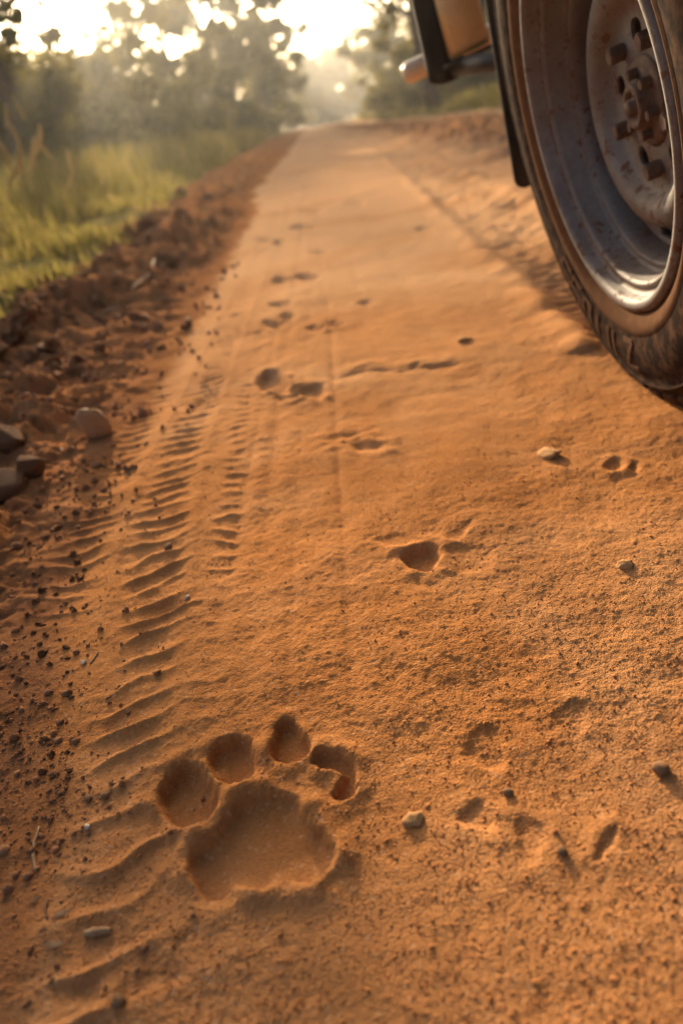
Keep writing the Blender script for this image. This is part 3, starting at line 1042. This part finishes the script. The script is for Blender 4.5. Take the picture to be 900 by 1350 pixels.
# ------------------------------------------------------------------ the parked vehicle
def paint_mats():
    m, nt, b = mat('steel_wheel')
    co = obj_coord(nt)
    n1 = noise_node(nt, co, 34, 8, .72)
    n2 = noise_node(nt, co, 90, 5, .7)
    add = N(nt, 'ShaderNodeMath', operation='ADD')
    nt.links.new(n1, add.inputs[0])
    nt.links.new(n2, add.inputs[1])
    hf = N_mul(nt, add.outputs[0], .5)
    rust = ramp(nt, hf, [(.545, (0, 0, 0)), (.575, (1, 1, 1))])
    steel = ramp(nt, n2, [(.3, (.115, .112, .115)), (.7, (.20, .195, .198))])
    mud = ramp(nt, n1, [(.3, (.05, .021, .012)), (.7, (.14, .062, .033))])
    col = mix(nt, rust, steel, mud)
    sx = N(nt, 'ShaderNodeSeparateXYZ')
    nt.links.new(co, sx.inputs[0])
    cb = N(nt, 'ShaderNodeCombineXYZ')
    nt.links.new(sx.outputs[1], cb.inputs[1])
    nt.links.new(sx.outputs[2], cb.inputs[2])
    ln_ = N(nt, 'ShaderNodeVectorMath', operation='LENGTH')
    nt.links.new(cb.outputs[0], ln_.inputs[0])
    ra = N(nt, 'ShaderNodeMath', operation='MULTIPLY_ADD')
    nt.links.new(n2, ra.inputs[0])
    ra.inputs[1].default_value = .012
    nt.links.new(ln_.outputs['Value'], ra.inputs[2])
    sc_ = N_mul(nt, ra.outputs[0], 4.0)
    k_, w_ = (0, 0, 0), (.85, .85, .85)
    ring = ramp(nt, sc_, [(.715, k_), (.722, w_), (.728, k_), (.774, k_), (.780, w_), (.790, w_), (.796, k_), (.842, k_), (.850, w_), (.856, k_)])
    col = mix(nt, ring, col, mud)
    dust = ramp(nt, noise_node(nt, co, 9, 4, .6), [(.36, (.15, .15, .15)), (.66, (.75, .75, .75))])
    col = mix(nt, dust, col, (.085, .040, .022))
    nt.links.new(col, b.inputs['Base Color'])
    b.inputs['Metallic'].default_value = .12
    rr = ramp(nt, rust, [(0, (.62, .62, .62)), (1, (.92, .92, .92))])
    nt.links.new(rr, b.inputs['Roughness'])
    bump(nt, b, hf, .5, .002)
    m2, nt, b = mat('tyre_rubber')
    co = obj_coord(nt)
    sx = N(nt, 'ShaderNodeSeparateXYZ')
    nt.links.new(co, sx.inputs[0])
    y2 = N(nt, 'ShaderNodeMath', operation='POWER'); y2.inputs[1].default_value = 2
    z2 = N(nt, 'ShaderNodeMath', operation='POWER'); z2.inputs[1].default_value = 2
    nt.links.new(sx.outputs[1], y2.inputs[0]); nt.links.new(sx.outputs[2], z2.inputs[0])
    ad = N(nt, 'ShaderNodeMath', operation='ADD')
    nt.links.new(y2.outputs[0], ad.inputs[0]); nt.links.new(z2.outputs[0], ad.inputs[1])
    sq = N(nt, 'ShaderNodeMath', operation='SQRT')
    nt.links.new(ad.outputs[0], sq.inputs[0])
    nz = noise_node(nt, co, 30, 5, .6)
    rd = N(nt, 'ShaderNodeMath', operation='MULTIPLY_ADD')
    nt.links.new(nz, rd.inputs[0]); rd.inputs[1].default_value = .010; nt.links.new(sq.outputs[0], rd.inputs[2])
    band = ramp(nt, rd.outputs[0], [(.2370, (.105, .050, .024)), (.2400, (.022, .012, .009)), (.3045, (.020, .011, .008)), (.3065, (.07, .038, .024)), (.3090, (.028, .015, .010)), (.345, (.075, .038, .021))])
    col = mix(nt, ramp(nt, noise_node(nt, co, 60, 5, .65), [(.45, (0, 0, 0)), (.75, (.5, .5, .5))]), band, (.18, .095, .05))
    nt.links.new(col, b.inputs['Base Color'])
    b.inputs['Roughness'].default_value = .9
    b.inputs['Specular IOR Level'].default_value = .02
    bump(nt, b, noise_node(nt, co, 400, 3, .6), .3, .0006)
    def plain(name, c1, c2, scale, rough, metal=0.0, spec=.4):
        m_, nt_, b_ = mat(name)
        cc = ramp(nt_, noise_node(nt_, obj_coord(nt_), scale, 5, .65), [(.35, c1), (.7, c2)])
        nt_.links.new(cc, b_.inputs['Base Color'])
        b_.inputs['Roughness'].default_value = rough
        b_.inputs['Metallic'].default_value = metal
        b_.inputs['Specular IOR Level'].default_value = spec
        bump(nt_, b_, noise_node(nt_, obj_coord(nt_), scale * 6, 4, .6), .25, .001)
        return m_
    return (m, m2, plain('black_rubber', (.012, .010, .009), (.035, .024, .018), 12, .85, 0, .04), plain('olive_paint', (.05, .06, .035), (.09, .085, .05), 5, .5),
            plain('dusty_bumper', (.60, .43, .26), (.76, .58, .38), 14, .3, .0), plain('amber_lens', (.62, .33, .11), (.74, .45, .19), 20, .3),
            plain('muddy_nut', (.06, .028, .017), (.15, .09, .065), 60, .75, .1), plain('letter_rubber', (.085, .044, .026), (.13, .07, .042), 60, .9, 0, .02), plain('black_steel', (.014, .011, .010), (.03, .022, .018), 10, .55))
M_STEEL, M_TYRE, M_BLACK, M_OLIVE, M_BUMP, M_AMBER, M_NUT, M_LETTER, M_BSTEEL = paint_mats()

veh = empty('safari_vehicle', (XC, YC, Hs(XC, YC) - .003))
veh.rotation_euler = (0, -CAMB, 0)
tag(veh, 'parked open safari vehicle with dusty steel wheel and black mud flap', 'vehicle')
VM = Matrix.Translation(veh.location) @ Matrix.Rotation(-CAMB, 4, 'Y')
VI = VM.inverted()

# side wall outline of the tyre: (radius, x); outboard is -x
TP = [(.196, -.066), (.203, -.080), (.209, -.088), (.214, -.094), (.224, -.1000), (.2335, -.1035), (.2360, -.1020), (.240, -.1030), (.256, -.1060), (.272, -.1055), (.288, -.1015), (.2995, -.0975), (.3010, -.1000), (.3035, -.1000), (.3050, -.0940), (.316, -.0880), (.326, -.079), (.3345, -.066), (.3395, -.050), (.3425, -.028), (.3435, 0)]
def side_x(r):
    rs, xs = [p[0] for p in TP], [p[1] for p in TP]
    return float(np.interp(r, rs, xs))
def arr_wheel_meshes():
    prof = TP + [(r, -x) for r, x in TP[::-1][1:]]
    v, f = lathe(prof, 144)
    tyre = bpy.data.meshes.new('tyre')
    tyre.from_pydata(v, [], f)
    # rim barrel and outer flange
    rp = [(.2045, -.083), (.2085, -.087), (.2110, -.0915), (.2095, -.0965), (.2040, -.0985), (.1985, -.0970), (.1955, -.0920), (.1945, -.0840), (.1915, -.0800), (.1880, -.0795), (.1850, -.0815), (.1815, -.0810), (.1795, -.0760), (.1788, -.0560), (.1765, -.0520), (.1735, -.0515), (.1705, -.0530), (.1680, -.0500), (.1672, -.0400), (.1668, .0060), (.1690, .018), (.166, .03), (.170, .055), (.186, .07), (.197, .082), (.2045, .083)]
    v, f = lathe(rp, 144)
    # pressed disc: crown ring, bowl, flat for the nuts
    dp = [(.1672, -.018), (.1660, -.023), (.1620, -.0250), (.1560, -.0235), (.1480, -.0225), (.1410, -.0245), (.1360, -.0310), (.1320, -.0400), (.1275, -.0460), (.1210, -.0495), (.1130, -.0500), (.1060, -.0475), (.1005, -.0425), (.0960, -.0365), (.0910, -.0320), (.0850, -.0300), (.0740, -.0295), (.0640, -.0300), (.0520, -.0310), (.0445, -.0290)]
    dv, df = lathe(dp, 180)
    return tyre, (v, f), (dv, df)
tyre_me, rimvf, discvf = arr_wheel_meshes()

def disc_mesh():
    v, f = discvf
    o = obj('wheel_disc', v, f, M_STEEL)
    sol = o.modifiers.new('s', 'SOLIDIFY')
    sol.thickness = .004
    sol.offset = -1
    cut = bmesh.new()
    def cap(r, th, tang, rad, x0, x1):
        # capsule hole: long across (tang) and short along (rad) the radius
        bm = bmesh.new()
        pts = []
        n = 24
        hl = tang / 2 - rad / 2
        for i in range(n):
            a = 2 * math.pi * i / n
            cx = (hl if math.cos(a) > 0 else -hl)
            s = cx + rad / 2 * math.cos(a)
            pts.append((s, rad / 2 * math.sin(a)))
        vs0, vs1 = [], []
        for s, q in pts:
            yy = (r + q) * math.cos(th) - s * math.sin(th)
            zz = (r + q) * math.sin(th) + s * math.cos(th)
            vs0.append(cut.verts.new((x0, yy, zz)))
            vs1.append(cut.verts.new((x1, yy, zz)))
        cut.faces.new(vs0)
        cut.faces.new(vs1[::-1])
        for i in range(n):
            cut.faces.new((vs0[i], vs1[i], vs1[(i + 1) % n], vs0[(i + 1) % n]))
        bm.free()
    for k in range(10):
        cap(.1500, PH + 2 * math.pi * (k + .35) / 10, .034, .013, -.06, .05)
    for k in range(5):
        cap(.0690, PH + 2 * math.pi * (k + .5) / 5, .0265, .0225, -.06, .05)
    bmesh.ops.recalc_face_normals(cut, faces=cut.faces[:])
    co = bm_obj('cutter', cut)
    bo = o.modifiers.new('b', 'BOOLEAN')
    bo.object = co
    bo.operation = 'DIFFERENCE'
    bo.solver = 'EXACT'
    dg = bpy.context.evaluated_depsgraph_get()
    me = bpy.data.meshes.new_from_object(o.evaluated_get(dg))
    bpy.data.objects.remove(o)
    bpy.data.objects.remove(co)
    me.name = 'wheel_disc'
    try:
        me.set_sharp_from_angle(angle=math.radians(40))
    except Exception:
        pass
    return me
PH = math.radians(49)
disc_me = disc_mesh()
tyre_me.materials.append(M_TYRE)
tyre_me.polygons.foreach_set('use_smooth', [True] * len(tyre_me.polygons))

def nut_mesh(name, rad, length, m):
    bm = bmesh.new()
    bmesh.ops.create_cone(bm, cap_ends=True, segments=6, radius1=rad, radius2=rad, depth=length)
    bmesh.ops.bevel(bm, geom=bm.edges[:], offset=rad * .13, segments=2, affect='EDGES')
    for v in bm.verts:
        v.co = Vector((v.co.z, v.co.x, v.co.y))
    me = bpy.data.meshes.new(name)
    bm.to_mesh(me)
    bm.free()
    me.materials.append(m)
    return me
nut_me = nut_mesh('lug_nut', .0098, .017, M_NUT)
stud_me = nut_mesh('hub_bolt', .0060, .011, M_NUT)

def wheel(xl, yl, full, flip=False):
    w = obj('wheel', *rimvf, M_STEEL, veh)
    w.location = (xl, yl, RT - .002)
    if flip:
        w.rotation_euler = (0, 0, math.pi)
    t = link('tyre', tyre_me, w)
    d = link('wheel_disc', disc_me, w)
    # brake drum behind the disc
    dv, df = lathe([(.04, .022), (.13, .022), (.135, .028), (.135, .09), (.05, .095)], 48)
    obj('brake_drum', dv, df, M_BSTEEL, w)
    hv, hf = lathe([(r_ * .8, x_ + .006) for r_, x_ in [(.0575, -.020), (.0575, -.0375), (.0545, -.040), (.0470, -.041), (.0300, -.0420), (.0285, -.052), (.0270, -.0545), (.0200, -.0545), (.0190, -.0500), (.0120, -.0495), (.0110, -.058), (.0095, -.060), (.0001, -.060)]], 48)
    obj('hub', hv, hf, M_NUT, w)
    if not full:
        return w
    for k in range(5):
        a = PH + 2 * math.pi * k / 5
        o = link('lug_nut', nut_me, w)
        o.location = (-.0385, .0690 * math.cos(a), .0690 * math.sin(a))
        o.rotation_euler = (a * .7 + k, 0, 0)
    for k in range(6):
        a = .3 + 2 * math.pi * k / 6
        o = link('hub_bolt', stud_me, w)
        o.location = (-.0405, .0310 * math.cos(a), .0310 * math.sin(a))
        o.rotation_euler = (k * .4, 0, 0)
    # shoulder tread blocks
    bm = bmesh.new()
    prof = [(.3110, -.0890), (.3170, -.0940), (.3290, -.0880), (.3385, -.0765), (.3455, -.0590), (.3480, -.0380), (.3370, -.0380)]
    def wedge(da):
        vs = []
        for a in (-da, da):
            vs.append([bm.verts.new((x, r * math.cos(a), r * math.sin(a))) for r, x in prof])
        n = len(prof)
        bm.faces.new(vs[0])
        bm.faces.new(vs[1][::-1])
        for i in range(n):
            bm.faces.new((vs[0][i], vs[1][i], vs[1][(i + 1) % n], vs[0][(i + 1) % n]))
    wedge(math.radians(3.0))
    bmesh.ops.recalc_face_normals(bm, faces=bm.faces[:])
    bmesh.ops.bevel(bm, geom=bm.edges[:], offset=.0016, segments=1, affect='EDGES')
    me = bpy.data.meshes.new('tread_block')
    bm.to_mesh(me)
    bm.free()
    me.materials.append(M_TYRE)
    for k in range(44):
        o = link('tread_block', me, w)
        o.rotation_euler = (2 * math.pi * k / 44, 0, 0)
        if k % 2:
            o.scale = (1, .994, .994)
    # raised letters on the side wall, tops towards the hub at the foot of the wheel
    def glyph(strokes, th0, h_=.036, r0_=.2450, wd_=.030):
        V, F = [], []
        def P(s, t, dx):
            r_ = r0_ + (1 - t) * h_
            a = th0 + s * wd_ / .263
            return (side_x(r_) - dx, r_ * math.cos(a), r_ * math.sin(a))
        for (s0, t0, s1, t1, tk) in strokes:
            L = math.hypot((s1 - s0) * wd_, (t1 - t0) * h_)
            nx, ny = -(t1 - t0) * h_ / L * tk / wd_, (s1 - s0) * wd_ / L * tk / h_
            K = 5
            for i in range(K + 1):
                q = i / K
                s, t = s0 + (s1 - s0) * q, t0 + (t1 - t0) * q
                V.extend([P(s - nx, t - ny, -.003), P(s - nx, t - ny, .0016), P(s + nx, t + ny, .0016), P(s + nx, t + ny, -.003)])
            b = len(V) - 4 * (K + 1)
            for i in range(K):
                for k in range(3):
                    a_ = b + i * 4 + k
                    F.append((a_, a_ + 1, a_ + 5, a_ + 4))
            F.append((b, b + 1, b + 2, b + 3))
            e_ = b + 4 * K
            F.append((e_ + 3, e_ + 2, e_ + 1, e_))
        return obj('sidewall_letter', V, F, M_LETTER, w, False)
    T = .0028
    Z = [(0, 1, 1, 1, T), (1, 1, 0, 0, T), (0, 0, 1, 0, T)]
    I = [(.5, 1, .5, 0, T)]
    II = [(.2, 1, .2, 0, T), (.8, 1, .8, 0, T)]
    U = [(.1, 0, .1, .95, T), (.1, .95, .9, .95, T), (.9, .95, .9, 0, T)]
    S = [(1, 1, 0, 1, T), (0, 1, 0, .5, T), (0, .5, 1, .5, T), (1, .5, 1, 0, T), (1, 0, 0, 0, T)]
    # the first letter stands at the foot of the wheel, the rest follow up its far side
    for g, deg in ((Z, 261), (II, 274), (I, 284), (U, 292), (S, 300.5), (S, 309)):
        glyph([(1 - a, b_, 1 - c, d_, e_) for a, b_, c, d_, e_ in g], math.radians(deg))
    return w
LET0 = 268.0
main_wheel = wheel(0, 0, True)
wheel(1.36, 0, False, True)
wheel(0, -2.37, False)
wheel(1.36, -2.37, False, True)

def local(p):
    return VI @ Vector(p)

# axle, springs, chassis
v, f = tube([(.10, 0, RT), (1.26, 0, RT)], [.036, .036], 20)
obj('axle', v, f, M_BSTEEL, veh)
v, f = tube([(.10, -2.37, RT), (1.26, -2.37, RT)], [.034, .034], 20)
obj('axle', v, f, M_BSTEEL, veh)
v, f = lathe([(.001, .56), (.06, .565), (.11, .60), (.125, .66), (.11, .72), (.06, .755), (.001, .76)], 32)
d = obj('differential', [(a, b, c + RT) for a, b, c in v], f, M_BSTEEL, veh)
for xx in (.30, 1.06):
    bm_obj('chassis_rail', box_bm(xx, -1.15, .545, .06, 3.5, .09, .008), M_BSTEEL, veh)
    path = [(xx, .55 - 1.1 * t, RT + .10 - .12 * math.sin(math.pi * t)) for t in np.linspace(0, 1, 11)]
    V, F = [], []
    for k in range(3):
        vv, ff = tube([(a, b, c + k * .012) for a, b, c in path[k:11 - k]], [.024] * (11 - 2 * k), 4)
        b0 = len(V)
        V += vv
        F += [tuple(i + b0 for i in q) for q in ff]
    obj('leaf_spring', V, F, M_BSTEEL, veh, False)

# body side outline (y, z), arches cut out, pushed across the width
def arc(cy, r, a0, a1, n=14):
    return [(cy + r * math.cos(math.radians(a0 + (a1 - a0) * i / n)), RT + r * math.sin(math.radians(a0 + (a1 - a0) * i / n))) for i in range(n + 1)]
prof = [(.86, 1.32), (.86, .70), (.42, .70)] + arc(0, .455, 38, 142)[0:] + [(-.42, .52), (-1.95, .52)] + arc(-2.37, .455, 38, 142) + [(-2.78, .60), (-3.05, .60), (-3.08, .98), (-2.0, 1.06), (-1.95, .95), (-.6, .95), (-.5, 1.32)]
bm = bmesh.new()
a_ = [bm.verts.new((-.02, p[0], p[1])) for p in prof]
b_ = [bm.verts.new((1.38, p[0], p[1])) for p in prof]
bm.faces.new(a_)
bm.faces.new(b_[::-1])
for i in range(len(prof)):
    bm.faces.new((a_[i], b_[i], b_[(i + 1) % len(prof)], a_[(i + 1) % len(prof)]))
bmesh.ops.recalc_face_normals(bm, faces=bm.faces[:])
bmesh.ops.triangulate(bm, faces=bm.faces[:])
bm_obj('body', bm, M_OLIVE, veh, False)
for cy in (0, -2.37):
    V, F = [], []
    for i, (py, pz) in enumerate(arc(cy, .462, 50, 160, 24)):
        q = Vector((0, py - cy, pz - RT)).normalized()
        V += [(-.02, py, pz), (-.11, py, pz), (-.11, py + q.y * .03, pz + q.z * .03), (-.02, py + q.y * .03, pz + q.z * .03)]
    n = len(V) // 4
    for i in range(n - 1):
        for k in range(4):
            F.append((i * 4 + k, i * 4 + (k + 1) % 4, i * 4 + 4 + (k + 1) % 4, i * 4 + 4 + k))
    F += [(0, 1, 2, 3), (4 * n - 1, 4 * n - 2, 4 * n - 3, 4 * n - 4)]
    obj('wheel_arch_flare', V, F, M_BLACK, veh)

# mud flap just behind the wheel: thin rubber sheet with rounded lower corners
FY = 1.30
c0 = local(at_y(681, 252, FY))
c1 = local(at_y(649, 58, FY))
def flap(x0, x1, xt0, xt1, zb, zt, y):
    pts = []
    R_ = .018
    for i in range(7):
        a = math.pi + math.pi / 2 * i / 6
        pts.append((x0 + R_ + R_ * math.cos(a), zb + R_ + R_ * math.sin(a)))
    for i in range(7):
        a = 1.5 * math.pi + math.pi / 2 * i / 6
        pts.append((x1 - R_ + R_ * math.cos(a), zb + R_ + R_ * math.sin(a)))
    pts += [(xt1, zt), (xt0, zt)]
    bm = bmesh.new()
    A = [bm.verts.new((p, y - .005, q)) for p, q in pts]
    B = [bm.verts.new((p, y + .005, q)) for p, q in pts]
    bm.faces.new(A)
    bm.faces.new(B[::-1])
    for i in range(len(pts)):
        bm.faces.new((A[i], B[i], B[(i + 1) % len(pts)], A[(i + 1) % len(pts)]))
    bmesh.ops.recalc_face_normals(bm, faces=bm.faces[:])
    bmesh.ops.bevel(bm, geom=[e_ for e_ in bm.edges if abs(e_.verts[0].co.y - e_.verts[1].co.y) < .001], offset=.002, segments=2, affect='EDGES')
    return bm
lean = (c1.x - c0.x) / (c1.z - c0.z)
zt = .72
bm_obj('mud_flap', flap(c0.x, c0.x + .20, c0.x + lean * (zt - c0.z), c0.x + .20, c0.z, zt, c0.y), M_BLACK, veh)
bm_obj('mud_flap', flap(1.27, 1.47, 1.27, 1.47, c0.z, zt, c0.y), M_BLACK, veh)

# black guard bar with rounded foot, rear bumper tube, cross bar, amber lamp
GY = 1.62
g0, g1, g2 = local(at_y(588, 95, GY)), local(at_y(568, 0, GY)), local(at_y(540, -130, GY))
wbar = (local(at_y(612, 60, GY)) - local(at_y(561, 60, GY))).x
def bar(pa, pb, half_w, half_t, name, m):
    bm = bmesh.new()
    ax = (pb - pa).normalized()
    side = Vector((1, 0, 0)) - ax * ax.x
    side.normalize()
    th = ax.cross(side)
    pts = []
    L = (pb - pa).length
    for i in range(11):
        a = math.pi + math.pi * i / 10
        pts.append((half_w * math.cos(a), half_w * .55 * math.sin(a)))
    pts += [(half_w, L), (-half_w, L)]
    A = [bm.verts.new(pa + side * p + ax * q - th * half_t) for p, q in pts]
    B = [bm.verts.new(pa + side * p + ax * q + th * half_t) for p, q in pts]
    bm.faces.new(A)
    bm.faces.new(B[::-1])
    for i in range(len(pts)):
        bm.faces.new((A[i], B[i], B[(i + 1) % len(pts)], A[(i + 1) % len(pts)]))
    bmesh.ops.recalc_face_normals(bm, faces=bm.faces[:])
    bmesh.ops.bevel(bm, geom=bm.edges[:], offset=.006, segments=3, affect='EDGES')
    return bm_obj(name, bm, m, veh)
ax = (g1 - g0).normalized()
bar(g0, g0 + ax * (.74 - g0.z) / ax.z, wbar / 2, .022, 'guard_bar', M_BLACK)
BY = 1.74
b0 = local(at_y(536, 97, BY))
rb = abs((local(at_y(550, 113, BY)) - local(at_y(550, 81, BY))).z) / 2
prf = []
path, rad = [], []
for t in range(7):
    a = t / 6 * math.pi / 2
    path.append((b0.x - rb * .5 + rb * (1 - math.cos(a)) * .8 - .0, b0.y, b0.z))
    rad.append(max(.001, rb * math.sin(a)))
path.append((b0.x + .12, b0.y, b0.z))
rad.append(rb)
path.append((1.44, b0.y, b0.z))
rad.append(rb)
v, f = tube(path, rad, 28)
obj('rear_bumper', v, f, M_BUMP, veh)
k0, k1 = local(at_y(600, 88, 1.60)), local(at_y(660, 80, 1.42))
hh = abs((local(at_y(625, 72, 1.55)) - local(at_y(625, 100, 1.55))).z)
v, f = tube([k0, k0.lerp(k1, .5), k1, Vector((.30, k1.y, k1.z + .02))], [hh * .5] * 4, 12)
obj('bumper_bracket', v, f, M_BSTEEL, veh)
# lamp: housing tray + faceted lens
LY = 1.56
l0, l1 = local(at_y(592, 64, LY)), local(at_y(646, 56, LY))
lw = (l1 - l0).x
lx, lz = (l0.x + l1.x) / 2, min(l0.z, l1.z)
lh = .135
ly = l0.y
bm = bmesh.new()
def ringv(w_, h0, h1, yy):
    return [bm.verts.new((lx - w_ / 2, yy, h0)), bm.verts.new((lx + w_ / 2, yy, h0)), bm.verts.new((lx + w_ / 2, yy, h1)), bm.verts.new((lx - w_ / 2, yy, h1))]
R1 = ringv(lw, lz, lz + lh, ly + .03)
R2 = ringv(lw, lz, lz + lh, ly)
R3 = ringv(lw * .62, lz + .020, lz + lh - .020, ly - .014)
for A, B in ((R1, R2), (R2, R3)):
    for i in range(4):
        bm.faces.new((A[i], A[(i + 1) % 4], B[(i + 1) % 4], B[i]))
bm.faces.new(R3)
bm.faces.new(R1[::-1])
bmesh.ops.recalc_face_normals(bm, faces=bm.faces[:])
bmesh.ops.bevel(bm, geom=bm.edges[:], offset=.003, segments=2, affect='EDGES')
bm_obj('tail_lamp', bm, M_AMBER, veh)
bm_obj('lamp_tray', box_bm(lx + .01, ly + .03, lz - .006, lw + .05, .09, .008, .002), M_BSTEEL, veh)
bm_obj('lamp_bracket', box_bm(lx + .005, ly + .065, lz + .11, lw * .8, .05, .22, .006), M_BSTEEL, veh)
bm_obj('inner_panel', box_bm(.36, .41, .66, .30, .02, .12, .005), M_BLACK, veh)

# ------------------------------------------------------------------ the hazy air
hm = bpy.data.materials.new('haze')
hm.use_nodes = True
nt = hm.node_tree
nt.nodes.remove(nt.nodes['Principled BSDF'])
pv = nt.nodes.new('ShaderNodeVolumePrincipled')
pv.inputs['Color'].default_value = (.95, .94, .92, 1)
pv.inputs['Density'].default_value = .0016
pv.inputs['Anisotropy'].default_value = .72
nt.links.new(pv.outputs[0], nt.nodes['Material Output'].inputs['Volume'])
hb = bm_obj('haze', box_bm(0, 180, 8.5, 640, 620, 20), hm, None, False)
hb['kind'] = 'stuff'
tag(hb, 'warm hazy morning air over the whole track', 'haze')
